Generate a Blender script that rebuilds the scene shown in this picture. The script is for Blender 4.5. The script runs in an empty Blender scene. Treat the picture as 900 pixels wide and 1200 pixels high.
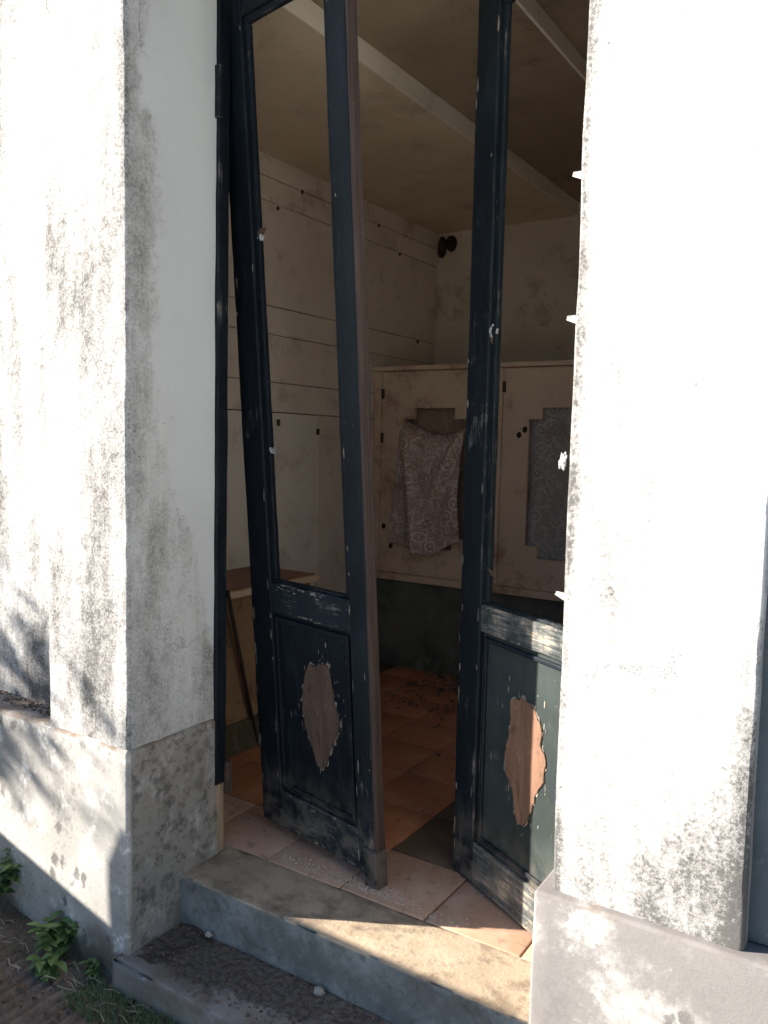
import bpy, bmesh, math, random
from mathutils import Vector, Matrix, noise
R = math.radians
random.seed(7)
S = bpy.context.scene
C = S.collection

# ------------------------------------------------------------------ camera
cd = bpy.data.cameras.new('camera'); cam = bpy.data.objects.new('camera', cd); C.objects.link(cam)
cd.sensor_fit = 'VERTICAL'; cd.sensor_height = 36; cd.lens = 960.81 / 1200 * 36
cd.clip_start = .05; cd.clip_end = 1000
r_, u_, f_ = Vector((.8404, .54151, .02246)), Vector((-.06451, .05879, .99618)), Vector((-.53812, .83864, -.08434))
m = Matrix((r_, u_, -f_)).transposed().to_4x4(); m.translation = (0, 0, 1.4)
cam.matrix_world = m
S.camera = cam

# ------------------------------------------------------------------ light
EL = R(24)
SX, SY = .885, .466                       # plan direction in which the sunlight travels
sd = Vector((SX * math.cos(EL), SY * math.cos(EL), -math.sin(EL)))
w = bpy.data.worlds.new('World'); S.world = w; w.use_nodes = True
nt = w.node_tree
sky = nt.nodes.new('ShaderNodeTexSky'); sky.sky_type = 'NISHITA'; sky.sun_disc = False
sky.sun_elevation = EL; sky.sun_rotation = math.atan2(-SX, -SY)
sky.air_density = 1.2; sky.dust_density = .4; sky.ozone_density = 4.5
bg = nt.nodes['Background']; bg.inputs[1].default_value = .062
nt.links.new(sky.outputs[0], bg.inputs[0])
sl = bpy.data.lights.new('sun', 'SUN'); sl.energy = 5; sl.angle = R(.5); sl.color = (1, .93, .83)
so = bpy.data.objects.new('sun', sl); C.objects.link(so); so.location = (-8, -4, 6)
so.rotation_euler = sd.to_track_quat('-Z', 'Y').to_euler()
S.view_settings.view_transform = 'Standard'; S.view_settings.look = 'None'
S.view_settings.exposure = 1.7; S.view_settings.gamma = 1
S.cycles.max_bounces = 10; S.cycles.diffuse_bounces = 8

# ------------------------------------------------------------------ node helper
class N:
    def __init__(s, name, world=True, rough=.85, spec=.25):
        s.m = bpy.data.materials.new(name); s.m.use_nodes = True; s.t = s.m.node_tree
        s.b = s.t.nodes['Principled BSDF']; s.b.inputs['Roughness'].default_value = rough
        s.b.inputs['Specular IOR Level'].default_value = spec
        s.co = s.t.nodes.new('ShaderNodeTexCoord').outputs['Object']
        if world: s.co = s.t.nodes.new('ShaderNodeNewGeometry').outputs['Position']
    def put(s, sock, v):
        if hasattr(v, 'is_linked'): s.t.links.new(v, sock)
        elif isinstance(v, (tuple, list)) and len(v) == 3 and sock.type == 'RGBA': sock.default_value = (*v, 1)
        else: sock.default_value = v
    def vec(s, scale, loc=(0, 0, 0), src=None):
        n = s.t.nodes.new('ShaderNodeMapping'); s.put(n.inputs[0], src or s.co)
        n.inputs['Scale'].default_value = scale; n.inputs['Location'].default_value = loc
        return n.outputs[0]
    def noise(s, scale, detail=4, rough=.55, vec=None, dist=0):
        n = s.t.nodes.new('ShaderNodeTexNoise'); s.put(n.inputs['Vector'], vec or s.co)
        n.inputs['Scale'].default_value = scale; n.inputs['Detail'].default_value = detail
        n.inputs['Roughness'].default_value = rough; n.inputs['Distortion'].default_value = dist
        return n.outputs[0]
    def vor(s, scale, vec=None, feat='F1', out='Distance', rnd=1):
        n = s.t.nodes.new('ShaderNodeTexVoronoi'); n.feature = feat
        s.put(n.inputs['Vector'], vec or s.co); n.inputs['Scale'].default_value = scale
        n.inputs['Randomness'].default_value = rnd
        return n.outputs[out]
    def math(s, op, a, b=0.0, c=None, clamp=False):
        n = s.t.nodes.new('ShaderNodeMath'); n.operation = op; n.use_clamp = clamp
        s.put(n.inputs[0], a); s.put(n.inputs[1], b)
        if c is not None: s.put(n.inputs[2], c)
        return n.outputs[0]
    def ramp(s, x, a, b, lo=0.0, hi=1.0):
        n = s.t.nodes.new('ShaderNodeMapRange'); n.interpolation_type = 'SMOOTHSTEP'
        s.put(n.inputs[0], x)
        for i, v in zip((1, 2, 3, 4), (a, b, lo, hi)): s.put(n.inputs[i], v)
        return n.outputs[0]
    def mix(s, f, a, b):
        n = s.t.nodes.new('ShaderNodeMix'); n.data_type = 'RGBA'
        s.put(n.inputs[0], f); s.put(n.inputs[6], a); s.put(n.inputs[7], b)
        return n.outputs[2]
    def sep(s, v=None):
        n = s.t.nodes.new('ShaderNodeSeparateXYZ'); s.put(n.inputs[0], v or s.co); return n.outputs
    def comb(s, x, y, z):
        n = s.t.nodes.new('ShaderNodeCombineXYZ')
        for i, v in enumerate((x, y, z)): s.put(n.inputs[i], v)
        return n.outputs[0]
    def rnd(s): return s.t.nodes.new('ShaderNodeObjectInfo').outputs['Random']
    def edge(s, radius):
        b = s.t.nodes.new('ShaderNodeBevel'); b.samples = 4; b.inputs[0].default_value = radius
        g = s.t.nodes.new('ShaderNodeNewGeometry')
        d = s.t.nodes.new('ShaderNodeVectorMath'); d.operation = 'DOT_PRODUCT'
        s.put(d.inputs[0], b.outputs[0]); s.put(d.inputs[1], g.outputs['Normal'])
        return s.math('SUBTRACT', 1.0, d.outputs['Value'])
    def bump(s, h, strength=.3, dist=.01):
        n = s.t.nodes.new('ShaderNodeBump'); s.put(n.inputs['Height'], h)
        n.inputs['Strength'].default_value = strength; n.inputs['Distance'].default_value = dist
        s.t.links.new(n.outputs[0], s.b.inputs['Normal'])
    def done(s, col): s.put(s.b.inputs['Base Color'], col); return s.m

# ------------------------------------------------------------------ materials
def m_stucco():
    n = N('whitewashed_stucco')
    x, y, z = n.sep()
    big = n.noise(1.9, 4, .6, n.vec((1.6, 1.6, .6), (3.1, 0, 1.2)))
    streak = n.noise(1, 6, .65, n.vec((14, 14, 2.2)))
    # how mouldy a spot is: broad patches and rain streaks, worse at arrises and low down
    den = n.math('ADD', n.math('MULTIPLY', big, .85), n.math('MULTIPLY', streak, .45))
    den = n.math('ADD', den, n.ramp(z, 1.0, .45, 0, .08))
    den = n.math('ADD', den, n.ramp(x, -1.2, -1.8, .0, .105))
    den = n.math('ADD', den, n.math('MULTIPLY', n.ramp(x, -1.98, -2.1), n.ramp(z, 1.2, 1.9, 0, .04)))
    den = n.math('ADD', den, n.math('MULTIPLY', n.ramp(x, -.8, -.7), n.ramp(z, 1.05, .46, -.005, .17)))
    ed = n.math('MAXIMUM', n.ramp(x, -.545, -.582), n.math('MULTIPLY', n.ramp(x, -.28, -.21), n.ramp(z, 1.3, .7)))
    ed = n.math('MULTIPLY', ed, n.ramp(x, -.70, -.65))
    den = n.math('ADD', den, n.math('MULTIPLY', ed, .22))
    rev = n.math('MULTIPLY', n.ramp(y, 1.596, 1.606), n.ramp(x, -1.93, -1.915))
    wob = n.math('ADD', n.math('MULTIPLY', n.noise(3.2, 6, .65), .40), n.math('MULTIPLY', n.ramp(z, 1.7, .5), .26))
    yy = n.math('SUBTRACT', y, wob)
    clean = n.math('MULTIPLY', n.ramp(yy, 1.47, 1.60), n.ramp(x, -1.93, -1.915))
    den = n.math('SUBTRACT', den, n.math('MULTIPLY', clean, .5))
    den = n.math('ADD', den, n.math('MULTIPLY', n.math('MULTIPLY', rev, n.math('SUBTRACT', 1.0, clean)), .03))
    # the mould itself is a fine speckle
    sp1 = n.noise(120, 6, .85); sp2 = n.noise(26, 6, .75)
    v = n.math('ADD', n.math('ADD', n.math('MULTIPLY', sp1, .66), n.math('MULTIPLY', sp2, .34)), n.math('MULTIPLY', den, .75))
    film = n.ramp(den, .58, .90)
    speck = n.ramp(v, 1.01, 1.13); dark = n.ramp(v, 1.12, 1.24)
    spots = n.ramp(n.math('ADD', n.vor(30), n.math('MULTIPLY', n.noise(60, 4, .7), .5)), .36, .24)
    spots = n.math('MULTIPLY', spots, n.ramp(n.noise(3.2, 3), .52, .64))
    spots = n.math('MULTIPLY', spots, n.math('SUBTRACT', 1.0, clean))
    base = n.mix(n.noise(3, 4), (.60, .595, .585), (.72, .715, .705))
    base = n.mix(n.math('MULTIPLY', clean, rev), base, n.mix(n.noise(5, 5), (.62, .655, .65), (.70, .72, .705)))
    c = n.mix(n.math('MULTIPLY', film, .36), base, (.44, .43, .41))
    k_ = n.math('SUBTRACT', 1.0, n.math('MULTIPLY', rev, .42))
    c = n.mix(n.math('MULTIPLY', n.math('MULTIPLY', speck, .75), k_), c, (.28, .265, .25))
    c = n.mix(n.math('MULTIPLY', n.math('MULTIPLY', dark, .85), k_), c, (.085, .08, .077))
    pits = n.math('MULTIPLY', n.ramp(n.noise(150, 4, .7), .66, .72), n.math('MULTIPLY', n.ramp(den, .50, .68), n.math('SUBTRACT', 1.0, clean)))
    c = n.mix(n.math('MULTIPLY', pits, .7), c, (.12, .115, .11))
    c = n.mix(n.math('MULTIPLY', spots, .75), c, (.12, .115, .11))
    # hairline cracks
    cr = n.vor(2.6, n.comb(n.math('ADD', x, n.math('MULTIPLY', n.noise(6, 6, .7), .22)), y, n.math('ADD', n.math('MULTIPLY', z, .45), n.math('MULTIPLY', n.noise(5, 6, .7), .2))), 'DISTANCE_TO_EDGE')
    crm = n.math('MULTIPLY', n.ramp(cr, .006, .001), n.ramp(n.noise(2.3, 3, .5, n.vec((1, 1, 1), (9, 4, 2))), .52, .6))
    crm = n.math('MULTIPLY', crm, n.math('SUBTRACT', 1.0, clean))
    c = n.mix(n.math('MULTIPLY', crm, .6), c, (.15, .14, .13))
    hgt = n.math('ADD', n.math('MULTIPLY', sp1, .5), n.math('MULTIPLY', sp2, .7))
    hgt = n.math('SUBTRACT', hgt, n.math('MULTIPLY', crm, .6))
    n.bump(n.math('MULTIPLY', hgt, n.math('SUBTRACT', 1.0, n.math('MULTIPLY', clean, .75))), .4, .010)
    return n.done(c)
def m_plinth(name='weathered_plinth', dull=0.0):
    n = N(name)
    x, y, z = n.sep()
    mid = n.noise(6, 7, .65); fine = n.noise(70, 5, .7); big = n.noise(2.2, 3)
    c = n.mix(n.ramp(big, .35, .65), (.53, .51, .475), (.43, .41, .385))
    c = n.mix(n.ramp(fine, .5, .72, 0, .55), c, (.22, .21, .195))
    pale = n.ramp(n.math('ADD', n.noise(9, 6, .7, n.vec((1, 1, .8), (4, 2, 1))), n.math('MULTIPLY', fine, .25)), .66, .78)
    c = n.mix(pale, c, (.80, .78, .75))
    dist = n.vec((1, 1, 1)); 
    sp = n.vor(15, n.comb(n.math('ADD', x, n.math('MULTIPLY', n.noise(20), .05)), n.math('ADD', y, n.math('MULTIPLY', n.noise(23), .05)), n.math('MULTIPLY', z, .72)))
    sp = n.ramp(n.math('ADD', sp, n.math('MULTIPLY', n.noise(55, 6, .8), .55)), .62, .46)
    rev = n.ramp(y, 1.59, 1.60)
    zone = n.math('MULTIPLY', sp, n.ramp(n.math('ADD', n.noise(4, 3), n.math('MULTIPLY', rev, .10)), .50, .60))
    c = n.mix(n.math('MULTIPLY', zone, .8), c, (.115, .11, .105))
    c = n.mix(n.ramp(n.math('ADD', n.math('MULTIPLY', mid, .8), n.math('MULTIPLY', fine, .5)), .66, .9, 0, .8), c, (.2, .19, .175))
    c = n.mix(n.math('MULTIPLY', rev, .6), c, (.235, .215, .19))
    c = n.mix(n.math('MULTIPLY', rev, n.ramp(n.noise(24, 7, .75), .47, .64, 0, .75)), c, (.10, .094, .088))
    c = n.mix(n.math('MULTIPLY', n.ramp(z, -.02, -.2), n.ramp(n.noise(8, 5), .4, .6)), c, (.17, .15, .125))
    c = n.mix(n.math('MULTIPLY', n.ramp(z, .458, .468), n.ramp(n.noise(12, 4), .3, .6)), c, (.22, .17, .13))
    if dull: c = n.mix(n.math('MULTIPLY', n.ramp(n.math('ADD', n.noise(4, 6, .65), n.math('MULTIPLY', fine, .15)), .70, .55), dull), c, (.20, .185, .18))
    n.bump(n.math('ADD', n.math('MULTIPLY', n.noise(130, 5, .8), .6), n.math('MULTIPLY', n.noise(24, 7, .75), .5)), .22 if dull else .32, .010)
    return n.done(c)
def m_step(name, tint, dirt=False, riser=None):
    n = N(name, rough=.8)
    mid = n.noise(7, 8, .65); fine = n.noise(80, 4, .7); big = n.noise(2.4, 4)
    c = n.mix(n.ramp(big, .35, .65), tint, tuple(v * .68 for v in tint))
    c = n.mix(n.ramp(mid, .46, .66, 0, .8), c, (.20, .15, .105))
    c = n.mix(n.ramp(n.noise(3.5, 6, .7, n.vec((1, 2, 1), (2, 7, 1))), .52, .62, 0, .5), c, (.16, .125, .095))
    c = n.mix(n.ramp(n.noise(18, 7, .72), .54, .70, 0, .6), c, (.13, .105, .085))
    c = n.mix(n.ramp(fine, .6, .75, 0, .5), c, (.12, .105, .09))
    c = n.mix(n.ramp(n.noise(30, 5, .6, n.vec((1, 1, 1), (5, 1, 0))), .66, .74, 0, .5), c, (.55, .52, .47))
    if riser:
        x, y, z = n.sep()
        rm = n.math('MULTIPLY', n.ramp(y, 1.812, 1.803), n.ramp(z, -.006, -.014))  # riser face greyed and darkened, its cool skylit shade put into the colour
        rc = n.mix(n.ramp(n.noise(6, 7, .7), .38, .62), riser, tuple(k * .5 for k in riser))
        rc = n.mix(n.ramp(n.noise(20, 7, .75), .52, .66, 0, .7), rc, (.085, .085, .08))
        c = n.mix(n.math('MULTIPLY', rm, .92), c, rc)
    if dirt:
        x, y, z = n.sep()
        k = n.math('ADD', n.math('MULTIPLY', n.noise(9, 7, .7), .9), n.math('MULTIPLY', n.ramp(y, 1.56, 1.70), .35))
        k = n.math('ADD', k, n.ramp(x, -1.2, -1.75, 0, .18))
        k = n.math('MULTIPLY', n.ramp(n.math('ADD', k, n.math('MULTIPLY', fine, .25)), .78, .92), n.ramp(z, -.19, -.172))
        c = n.mix(n.math('MULTIPLY', k, .92), c, n.mix(n.ramp(n.noise(60, 5, .7), .35, .65), (.055, .045, .038), (.17, .14, .115)))
    n.bump(n.math('ADD', n.math('MULTIPLY', fine, .5), mid), .4, .01)
    return n.done(c)
def m_navy(name='navy_paint', chip=0.0, base=(.0075, .0125, .0205), along='z'):
    n = N(name, world=False, rough=.5, spec=.16)
    x, y, z = n.sep()
    grain = n.noise(1, 6, .68, n.vec((80, 80, 5) if along == 'z' else (5, 80, 80)), .6)
    grain = n.math('ADD', n.math('MULTIPLY', grain, .7), n.math('MULTIPLY', n.noise(22, 6, .7), .3))
    fine = n.noise(150, 3, .6)
    big = n.noise(3.5, 4, .6)
    e = n.edge(.006)
    v = n.math('ADD', n.math('MULTIPLY', grain, .75), n.math('MULTIPLY', n.noise(6, 5, .65), .65))
    v = n.math('ADD', v, n.math('MULTIPLY', e, 1.1))
    v = n.math('ADD', v, chip)
    c = n.mix(n.ramp(big, .3, .7), base, tuple(k * 1.7 for k in base))
    c = n.mix(n.ramp(n.noise(1, 4, .6, n.vec((40, 40, 6), (2, 2, 2))), .52, .72, 0, .5), c, (.026, .034, .045))
    c = n.mix(n.ramp(v, .84, .95, 0, .75), c, (.155, .15, .145))
    c = n.mix(n.ramp(v, .94, 1.02, 0, .85), c, (.46, .36, .25))
    c = n.mix(n.ramp(fine, .69, .74, 0, .5), c, (.3, .3, .3))
    dust = n.math('MULTIPLY', n.ramp(z, .30, .0), n.ramp(n.noise(14, 5, .65), .38, .62))
    c = n.mix(n.math('MULTIPLY', dust, .65), c, (.20, .165, .13))
    n.put(n.b.inputs['Roughness'], n.ramp(v, .75, 1, .52, .85))
    n.bump(n.math('SUBTRACT', n.math('MULTIPLY', grain, .5), n.ramp(v, .84, .9)), .25, .004)
    return n.done(c)
def m_wood(name, a, b, scale=1, world=False, rough=.7, scar=False):
    n = N(name, world=world, rough=rough)
    g = n.noise(1, 6, .65, n.vec((70 * scale, 70 * scale, 3)), .4)
    c = n.mix(n.ramp(g, .3, .7), a, b)
    c = n.mix(n.ramp(n.noise(90, 3), .66, .75, 0, .6), c, (.06, .05, .045))
    if scar:
        q = n.noise(20, 6, .75, n.vec((1, 1, .45)), .5)
        c = n.mix(n.ramp(q, .52, .66, 0, .6), c, tuple(k * .42 for k in b))
        c = n.mix(n.ramp(q, .42, .32, 0, .45), c, tuple(k * 1.7 for k in a))
        g = n.math('ADD', n.math('MULTIPLY', g, .4), q)
    n.bump(g, .3 if not scar else .8, .004)
    return n.done(c)
def m_plain(name, a, b, rough=.8, scale=6, stain=(.2, .13, .09), amount=.5, bump=.2, fines=60):
    n = N(name, rough=rough)
    c = n.mix(n.ramp(n.noise(scale * .4, 4), .35, .65), a, b)
    st = n.ramp(n.math('ADD', n.noise(scale, 7, .65), n.math('MULTIPLY', n.noise(fines, 4), .3)), .66, .86, 0, amount)
    c = n.mix(st, c, stain)
    n.bump(n.noise(fines, 5, .65), bump, .006)
    return n.done(c)
def m_tile(name, a, b, cc):
    n = N(name, rough=.55, spec=.4)
    rnd = n.rnd()
    c = n.mix(rnd, a, b)
    v = n.noise(5, 7, .65, dist=1.5)
    c = n.mix(n.ramp(v, .42, .68, 0, .75), c, cc)
    c = n.mix(n.ramp(n.noise(22, 6, .7), .52, .72, 0, .6), c, (.17, .115, .08))
    c = n.mix(n.ramp(n.noise(120, 3), .62, .72, 0, .35), c, (.5, .44, .38))
    n.put(n.b.inputs['Roughness'], n.ramp(v, .3, .7, .45, .8))
    n.bump(n.noise(18, 6), .12, .006)
    return n.done(c)
def m_lace(name, base, thread):
    n = N(name, rough=.95)
    x, y, z = n.sep()
    p = n.comb(n.math('MULTIPLY', x, 1.0), 0.0, z)
    nodes = n.t.nodes
    # flowers: ring of petals about each Voronoi cell point
    vo = nodes.new('ShaderNodeTexVoronoi'); vo.voronoi_dimensions = '2D'
    n.put(vo.inputs['Vector'], n.comb(x, z, 0.0)); vo.inputs['Scale'].default_value = 11; vo.inputs['Randomness'].default_value = .85
    d = vo.outputs['Distance']
    sub = nodes.new('ShaderNodeVectorMath'); sub.operation = 'SUBTRACT'
    n.put(sub.inputs[0], n.comb(x, z, 0.0)); n.put(sub.inputs[1], vo.outputs['Position'])
    # Position output is in scaled space; take direction from the texture space vector
    sc = nodes.new('ShaderNodeVectorMath'); sc.operation = 'SCALE'; n.put(sc.inputs[0], n.comb(x, z, 0.0)); sc.inputs['Scale'].default_value = 11
    n.put(sub.inputs[0], sc.outputs[0])
    dx, dz, _ = n.sep(sub.outputs[0])
    ang = n.math('ARCTAN2', dz, dx)
    pet = n.math('MULTIPLY', n.math('ABSOLUTE', n.math('SINE', n.math('MULTIPLY', ang, 3.0))), .24)
    rad = n.math('ADD', .13, pet)
    ring = n.ramp(n.math('ABSOLUTE', n.math('SUBTRACT', d, rad)), .06, .02)
    core = n.ramp(d, .09, .05)
    fl = n.math('MAXIMUM', ring, core)
    on = n.ramp(n.noise(6, 2, .5, n.vec((1, 0, 1), (7, 0, 3))), .46, .56)
    fl = n.math('MULTIPLY', fl, on)
    mesh = n.ramp(n.vor(70, p, 'DISTANCE_TO_EDGE'), .14, .04, 0, .5)
    leaf = n.ramp(n.noise(26, 4, .65, p), .54, .58, 0, .5)
    c = n.mix(n.math('MAXIMUM', mesh, leaf), base, thread)
    c = n.mix(n.math('MULTIPLY', fl, .7), c, thread)
    c = n.mix(n.ramp(n.noise(5, 5), .55, .75, 0, .5), c, (.16, .08, .06))
    n.bump(n.math('ADD', fl, mesh), .3, .004)
    return n.done(c)
def m_ground():
    n = N('ground_soil', rough=.95)
    x, y, z = n.sep()
    c = n.mix(n.ramp(n.noise(5, 6), .35, .65), (.16, .115, .085), (.24, .185, .145))
    c = n.mix(n.ramp(n.noise(60, 5, .7), .5, .7, 0, .6), c, (.09, .065, .05))
    grass = n.ramp(n.math('ADD', n.noise(.35, 5, .6), n.math('MULTIPLY', n.noise(12, 4), .2)), .55, .72)
    grass = n.math('MULTIPLY', grass, n.ramp(y, 1.2, .2))
    c = n.mix(grass, c, (.07, .10, .035))
    n.bump(n.math('ADD', n.noise(90, 5, .7), n.noise(20, 5)), .6, .012)
    return n.done(c)
def m_leaf(name, a, b):
    n = N(name, world=False, rough=.55, spec=.4)
    n.b.inputs['Transmission Weight'].default_value = 0
    c = n.mix(n.rnd(), a, b)
    c = n.mix(n.ramp(n.noise(30, 3), .4, .7, 0, .5), c, tuple(k * 1.5 for k in b))
    return n.done(c)

M = dict(
    stucco=m_stucco(), plinth=m_plinth(), plinth_grey=m_plinth('grey_plinth', .85),
    step=m_step('upper_step_stone', (.54, .42, .30), False, (.27, .285, .28)), step_low=m_step('lower_step_stone', (.32, .275, .24), True),
    navy=m_navy('navy_paint', .04, (.0058, .0088, .0128)), navy_worn=m_navy('navy_paint_worn', .07, (.0075, .0112, .0150)), green=m_navy('dark_green_paint', .06, (.027, .034, .032)),
    rail_worn=m_navy('scuffed_rail_paint', .10, (.011, .016, .021), 'x'), rail_bare=m_navy('peeling_rail_paint', .20, (.03, .038, .036), 'x'),
    edge=m_wood('brown_door_edge', (.085, .058, .050), (.042, .031, .028)),
    bare=m_wood('bare_wood', (.42, .31, .21), (.25, .17, .11)),
    dark_wood=m_wood('dark_wood', (.05, .035, .028), (.025, .02, .018)),
    patch=m_wood('brown_scar', (.135, .085, .062), (.085, .055, .043), .35, scar=True), patch_tan=m_wood('tan_scar', (.25, .135, .085), (.16, .09, .06), .35, scar=True),
    rim=m_wood('flaked_rim', (.36, .31, .25), (.09, .085, .075), .5),
    wall=m_plain('old_cream_plaster', (.70, .625, .54), (.62, .55, .465), .9, 5, (.26, .19, .13), .55),
    slab=m_plain('cream_slab', (.71, .635, .555), (.65, .575, .495), .75, 6, (.27, .2, .14), .45, .1),
    white_panel=m_plain('pale_slab', (.76, .71, .64), (.70, .65, .59), .65, 5, (.3, .22, .16), .4, .1),
    groove=m_plain('dark_joint', (.20, .155, .115), (.15, .11, .085), .95),
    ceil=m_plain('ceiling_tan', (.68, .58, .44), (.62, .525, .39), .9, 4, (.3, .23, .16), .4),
    ceil_shaded=m_plain('ceiling_shaded', (.36, .29, .21), (.30, .24, .17), .9, 4, (.12, .09, .06), .5),
    ceil_band=m_plain('ceiling_band', (.80, .75, .66), (.74, .69, .60), .85, 4, (.35, .28, .2), .3),
    cab=m_plain('cream_cabinet_paint', (.70, .54, .41), (.63, .475, .35), .65, 5, (.27, .12, .07), .6, .1),
    marble=m_plain('green_marble', (.15, .155, .135), (.09, .098, .085), .45, 9, (.22, .22, .19), .8, .1),
    tile=m_tile('terracotta_tile', (.45, .18, .088), (.40, .145, .068), (.51, .26, .155)),
    tile_pale=m_tile('pale_threshold_tile', (.58, .36, .25), (.54, .33, .22), (.64, .45, .34)),
    tile_dark=m_tile('dark_granite_tile', (.11, .075, .05), (.10, .07, .05), (.20, .14, .10)),
    mortar=m_plain('floor_mortar', (.15, .10, .075), (.10, .07, .05), .95),
    slabtop=m_plain('brown_ledge_top', (.27, .13, .075), (.21, .10, .06), .5, 6, (.12, .06, .04), .5),
    slabedge=m_plain('ledge_edge', (.60, .47, .33), (.52, .40, .28), .7),
    slabbody=m_plain('ledge_body_stone', (.36, .235, .14), (.27, .175, .105), .7, 7, (.12, .07, .045), .8),
    mossy=m_plain('mossy_base', (.14, .12, .08), (.09, .085, .055), .9, 12, (.2, .17, .12), .6),
    lace_red=m_lace('brown_lace', (.36, .235, .20), (.86, .77, .71)), lace_grey=m_lace('grey_lace', (.30, .26, .25), (.56, .53, .52)),
    lining=m_lace('tan_lace', (.24, .165, .125), (.40, .31, .25)),
    iron=m_plain('rusty_iron', (.06, .045, .038), (.10, .06, .04), .7, 30, (.18, .08, .04), .6),
    clip=m_plain('tarnished_clip', (.30, .29, .28), (.40, .39, .38), .45, 40, (.2, .17, .14), .5),
    soil=m_plain('dark_soil', (.12, .095, .078), (.075, .06, .05), 1, 20, (.20, .16, .13), .8, .8, 110),
    rubble=m_plain('rubble', (.22, .13, .09), (.12, .08, .06), 1, 30, (.32, .25, .2), .6, .4),
    crumbs=m_plain('plaster_crumbs', (.62, .52, .44), (.50, .42, .36), 1),
    stone=m_plain('pale_pebble', (.46, .41, .35), (.36, .32, .27), .9, 40, (.3, .25, .2), .6, .5),
    recess=m_plain('blue_grey_infill', (.11, .135, .15), (.08, .10, .115), .8, 6, (.17, .18, .18), .6),
    ground=m_ground(), bounce_slab=m_plain('bounce_concrete', (.58, .55, .50), (.52, .49, .44), .9, 3, (.25, .22, .19), .4), litter=m_plain('dead_leaf', (.20, .13, .075), (.13, .085, .05), .9, 30), straw=m_plain('dry_straw', (.46, .39, .28), (.38, .31, .22), .9),
    nest=m_plain('mud_nest', (.055, .035, .022), (.035, .022, .015), 1, 40, (.1, .07, .05), .6, .8, 90),
    leaf=m_leaf('weed_leaf', (.085, .15, .04), (.12, .19, .06)), grass=m_leaf('grass_blade', (.07, .12, .045), (.11, .16, .06)),
    shrub=m_leaf('shrub_leaf', (.045, .085, .025), (.06, .11, .035)), bark=m_plain('bark', (.12, .09, .065), (.08, .06, .045), 1, 20),
)

# ------------------------------------------------------------------ mesh helpers
def link(name, me, mat, parent=None):
    o = bpy.data.objects.new(name, me); C.objects.link(o)
    if mat is not None and not me.materials: me.materials.append(mat)
    if parent: o.parent = parent
    return o
def empty(name, loc=(0, 0, 0)):
    o = bpy.data.objects.new(name, None); C.objects.link(o); o.location = loc; o.empty_display_size = .1
    return o
def tag(o, label=None, cat=None, group=None, kind=None):
    if label: o['label'] = label
    if cat: o['category'] = cat
    if group: o['group'] = group
    if kind: o['kind'] = kind
    return o
def axis(a, b, r, step):
    L = b - a
    if L < 4 * r or step is None: return [a, a + min(r, L * .25), b - min(r, L * .25), b]
    k = max(1, round((L - 2 * r) / step))
    return [a] + [a + r + (L - 2 * r) * i / k for i in range(k + 1)] + [b]
def rbox_mesh(name, x0, x1, y0, y1, z0, z1, r=.006, step=None, rough=0.0, chipv=0.0, seed=0):
    """box with worn, rounded, slightly uneven faces: surface lattice with pulled-in edges"""
    A = [axis(x0, x1, r, step), axis(y0, y1, r, step), axis(z0, z1, r, step)]
    n = [len(a) - 1 for a in A]
    idx = {}; V = []; F = []
    ctr = Vector(((x0 + x1) / 2, (y0 + y1) / 2, (z0 + z1) / 2))
    def vert(i, j, k):
        key = (i, j, k)
        if key in idx: return idx[key]
        p = [A[0][i], A[1][j], A[2][k]]
        ext = [(-1 if q == 0 else 1 if q == n[a] else 0) for a, q in enumerate(key)]
        ne = sum(1 for e in ext if e)
        pv = Vector(p)
        if ne >= 2:
            pull = r * (.30 if ne == 2 else .42)
            if chipv:
                h = noise.noise(pv * 9 + Vector((seed, 3, 1))) + .6 * noise.noise(pv * 31 + Vector((1, seed, 1)))
                pull += chipv * max(0, h)
            for a in range(3): p[a] -= ext[a] * pull
        if rough:
            h = rough * (noise.noise(pv * 3.1 + Vector((seed, 0, 0))) + .5 * noise.noise(pv * 11 + Vector((0, seed, 0))))
            for a in range(3):
                if ext[a]: p[a] += ext[a] * h
        idx[key] = len(V); V.append(p); return idx[key]
    for ax in range(3):
        b, c = (ax + 1) % 3, (ax + 2) % 3
        for side in (0, n[ax]):
            for i in range(n[b]):
                for j in range(n[c]):
                    q = []
                    for di, dj in ((0, 0), (1, 0), (1, 1), (0, 1)):
                        k = [0, 0, 0]; k[ax] = side; k[b] = i + di; k[c] = j + dj; q.append(vert(*k))
                    F.append(q if side else q[::-1])
    me = bpy.data.meshes.new(name); me.from_pydata(V, [], F)
    me.polygons.foreach_set('use_smooth', [True] * len(F))
    return me
def rbox(name, x0, x1, y0, y1, z0, z1, mat, parent=None, **k):
    o = link(name, rbox_mesh(name, x0, x1, y0, y1, z0, z1, **k), mat, parent)
    md = o.modifiers.new('normals', 'WEIGHTED_NORMAL'); md.weight = 90; md.keep_sharp = False
    return o
def py(name, V, F, mat, parent=None, smooth=False):
    me = bpy.data.meshes.new(name); me.from_pydata(V, [], F); me.update()
    if smooth: me.polygons.foreach_set('use_smooth', [True] * len(F))
    return link(name, me, mat, parent)
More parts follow.
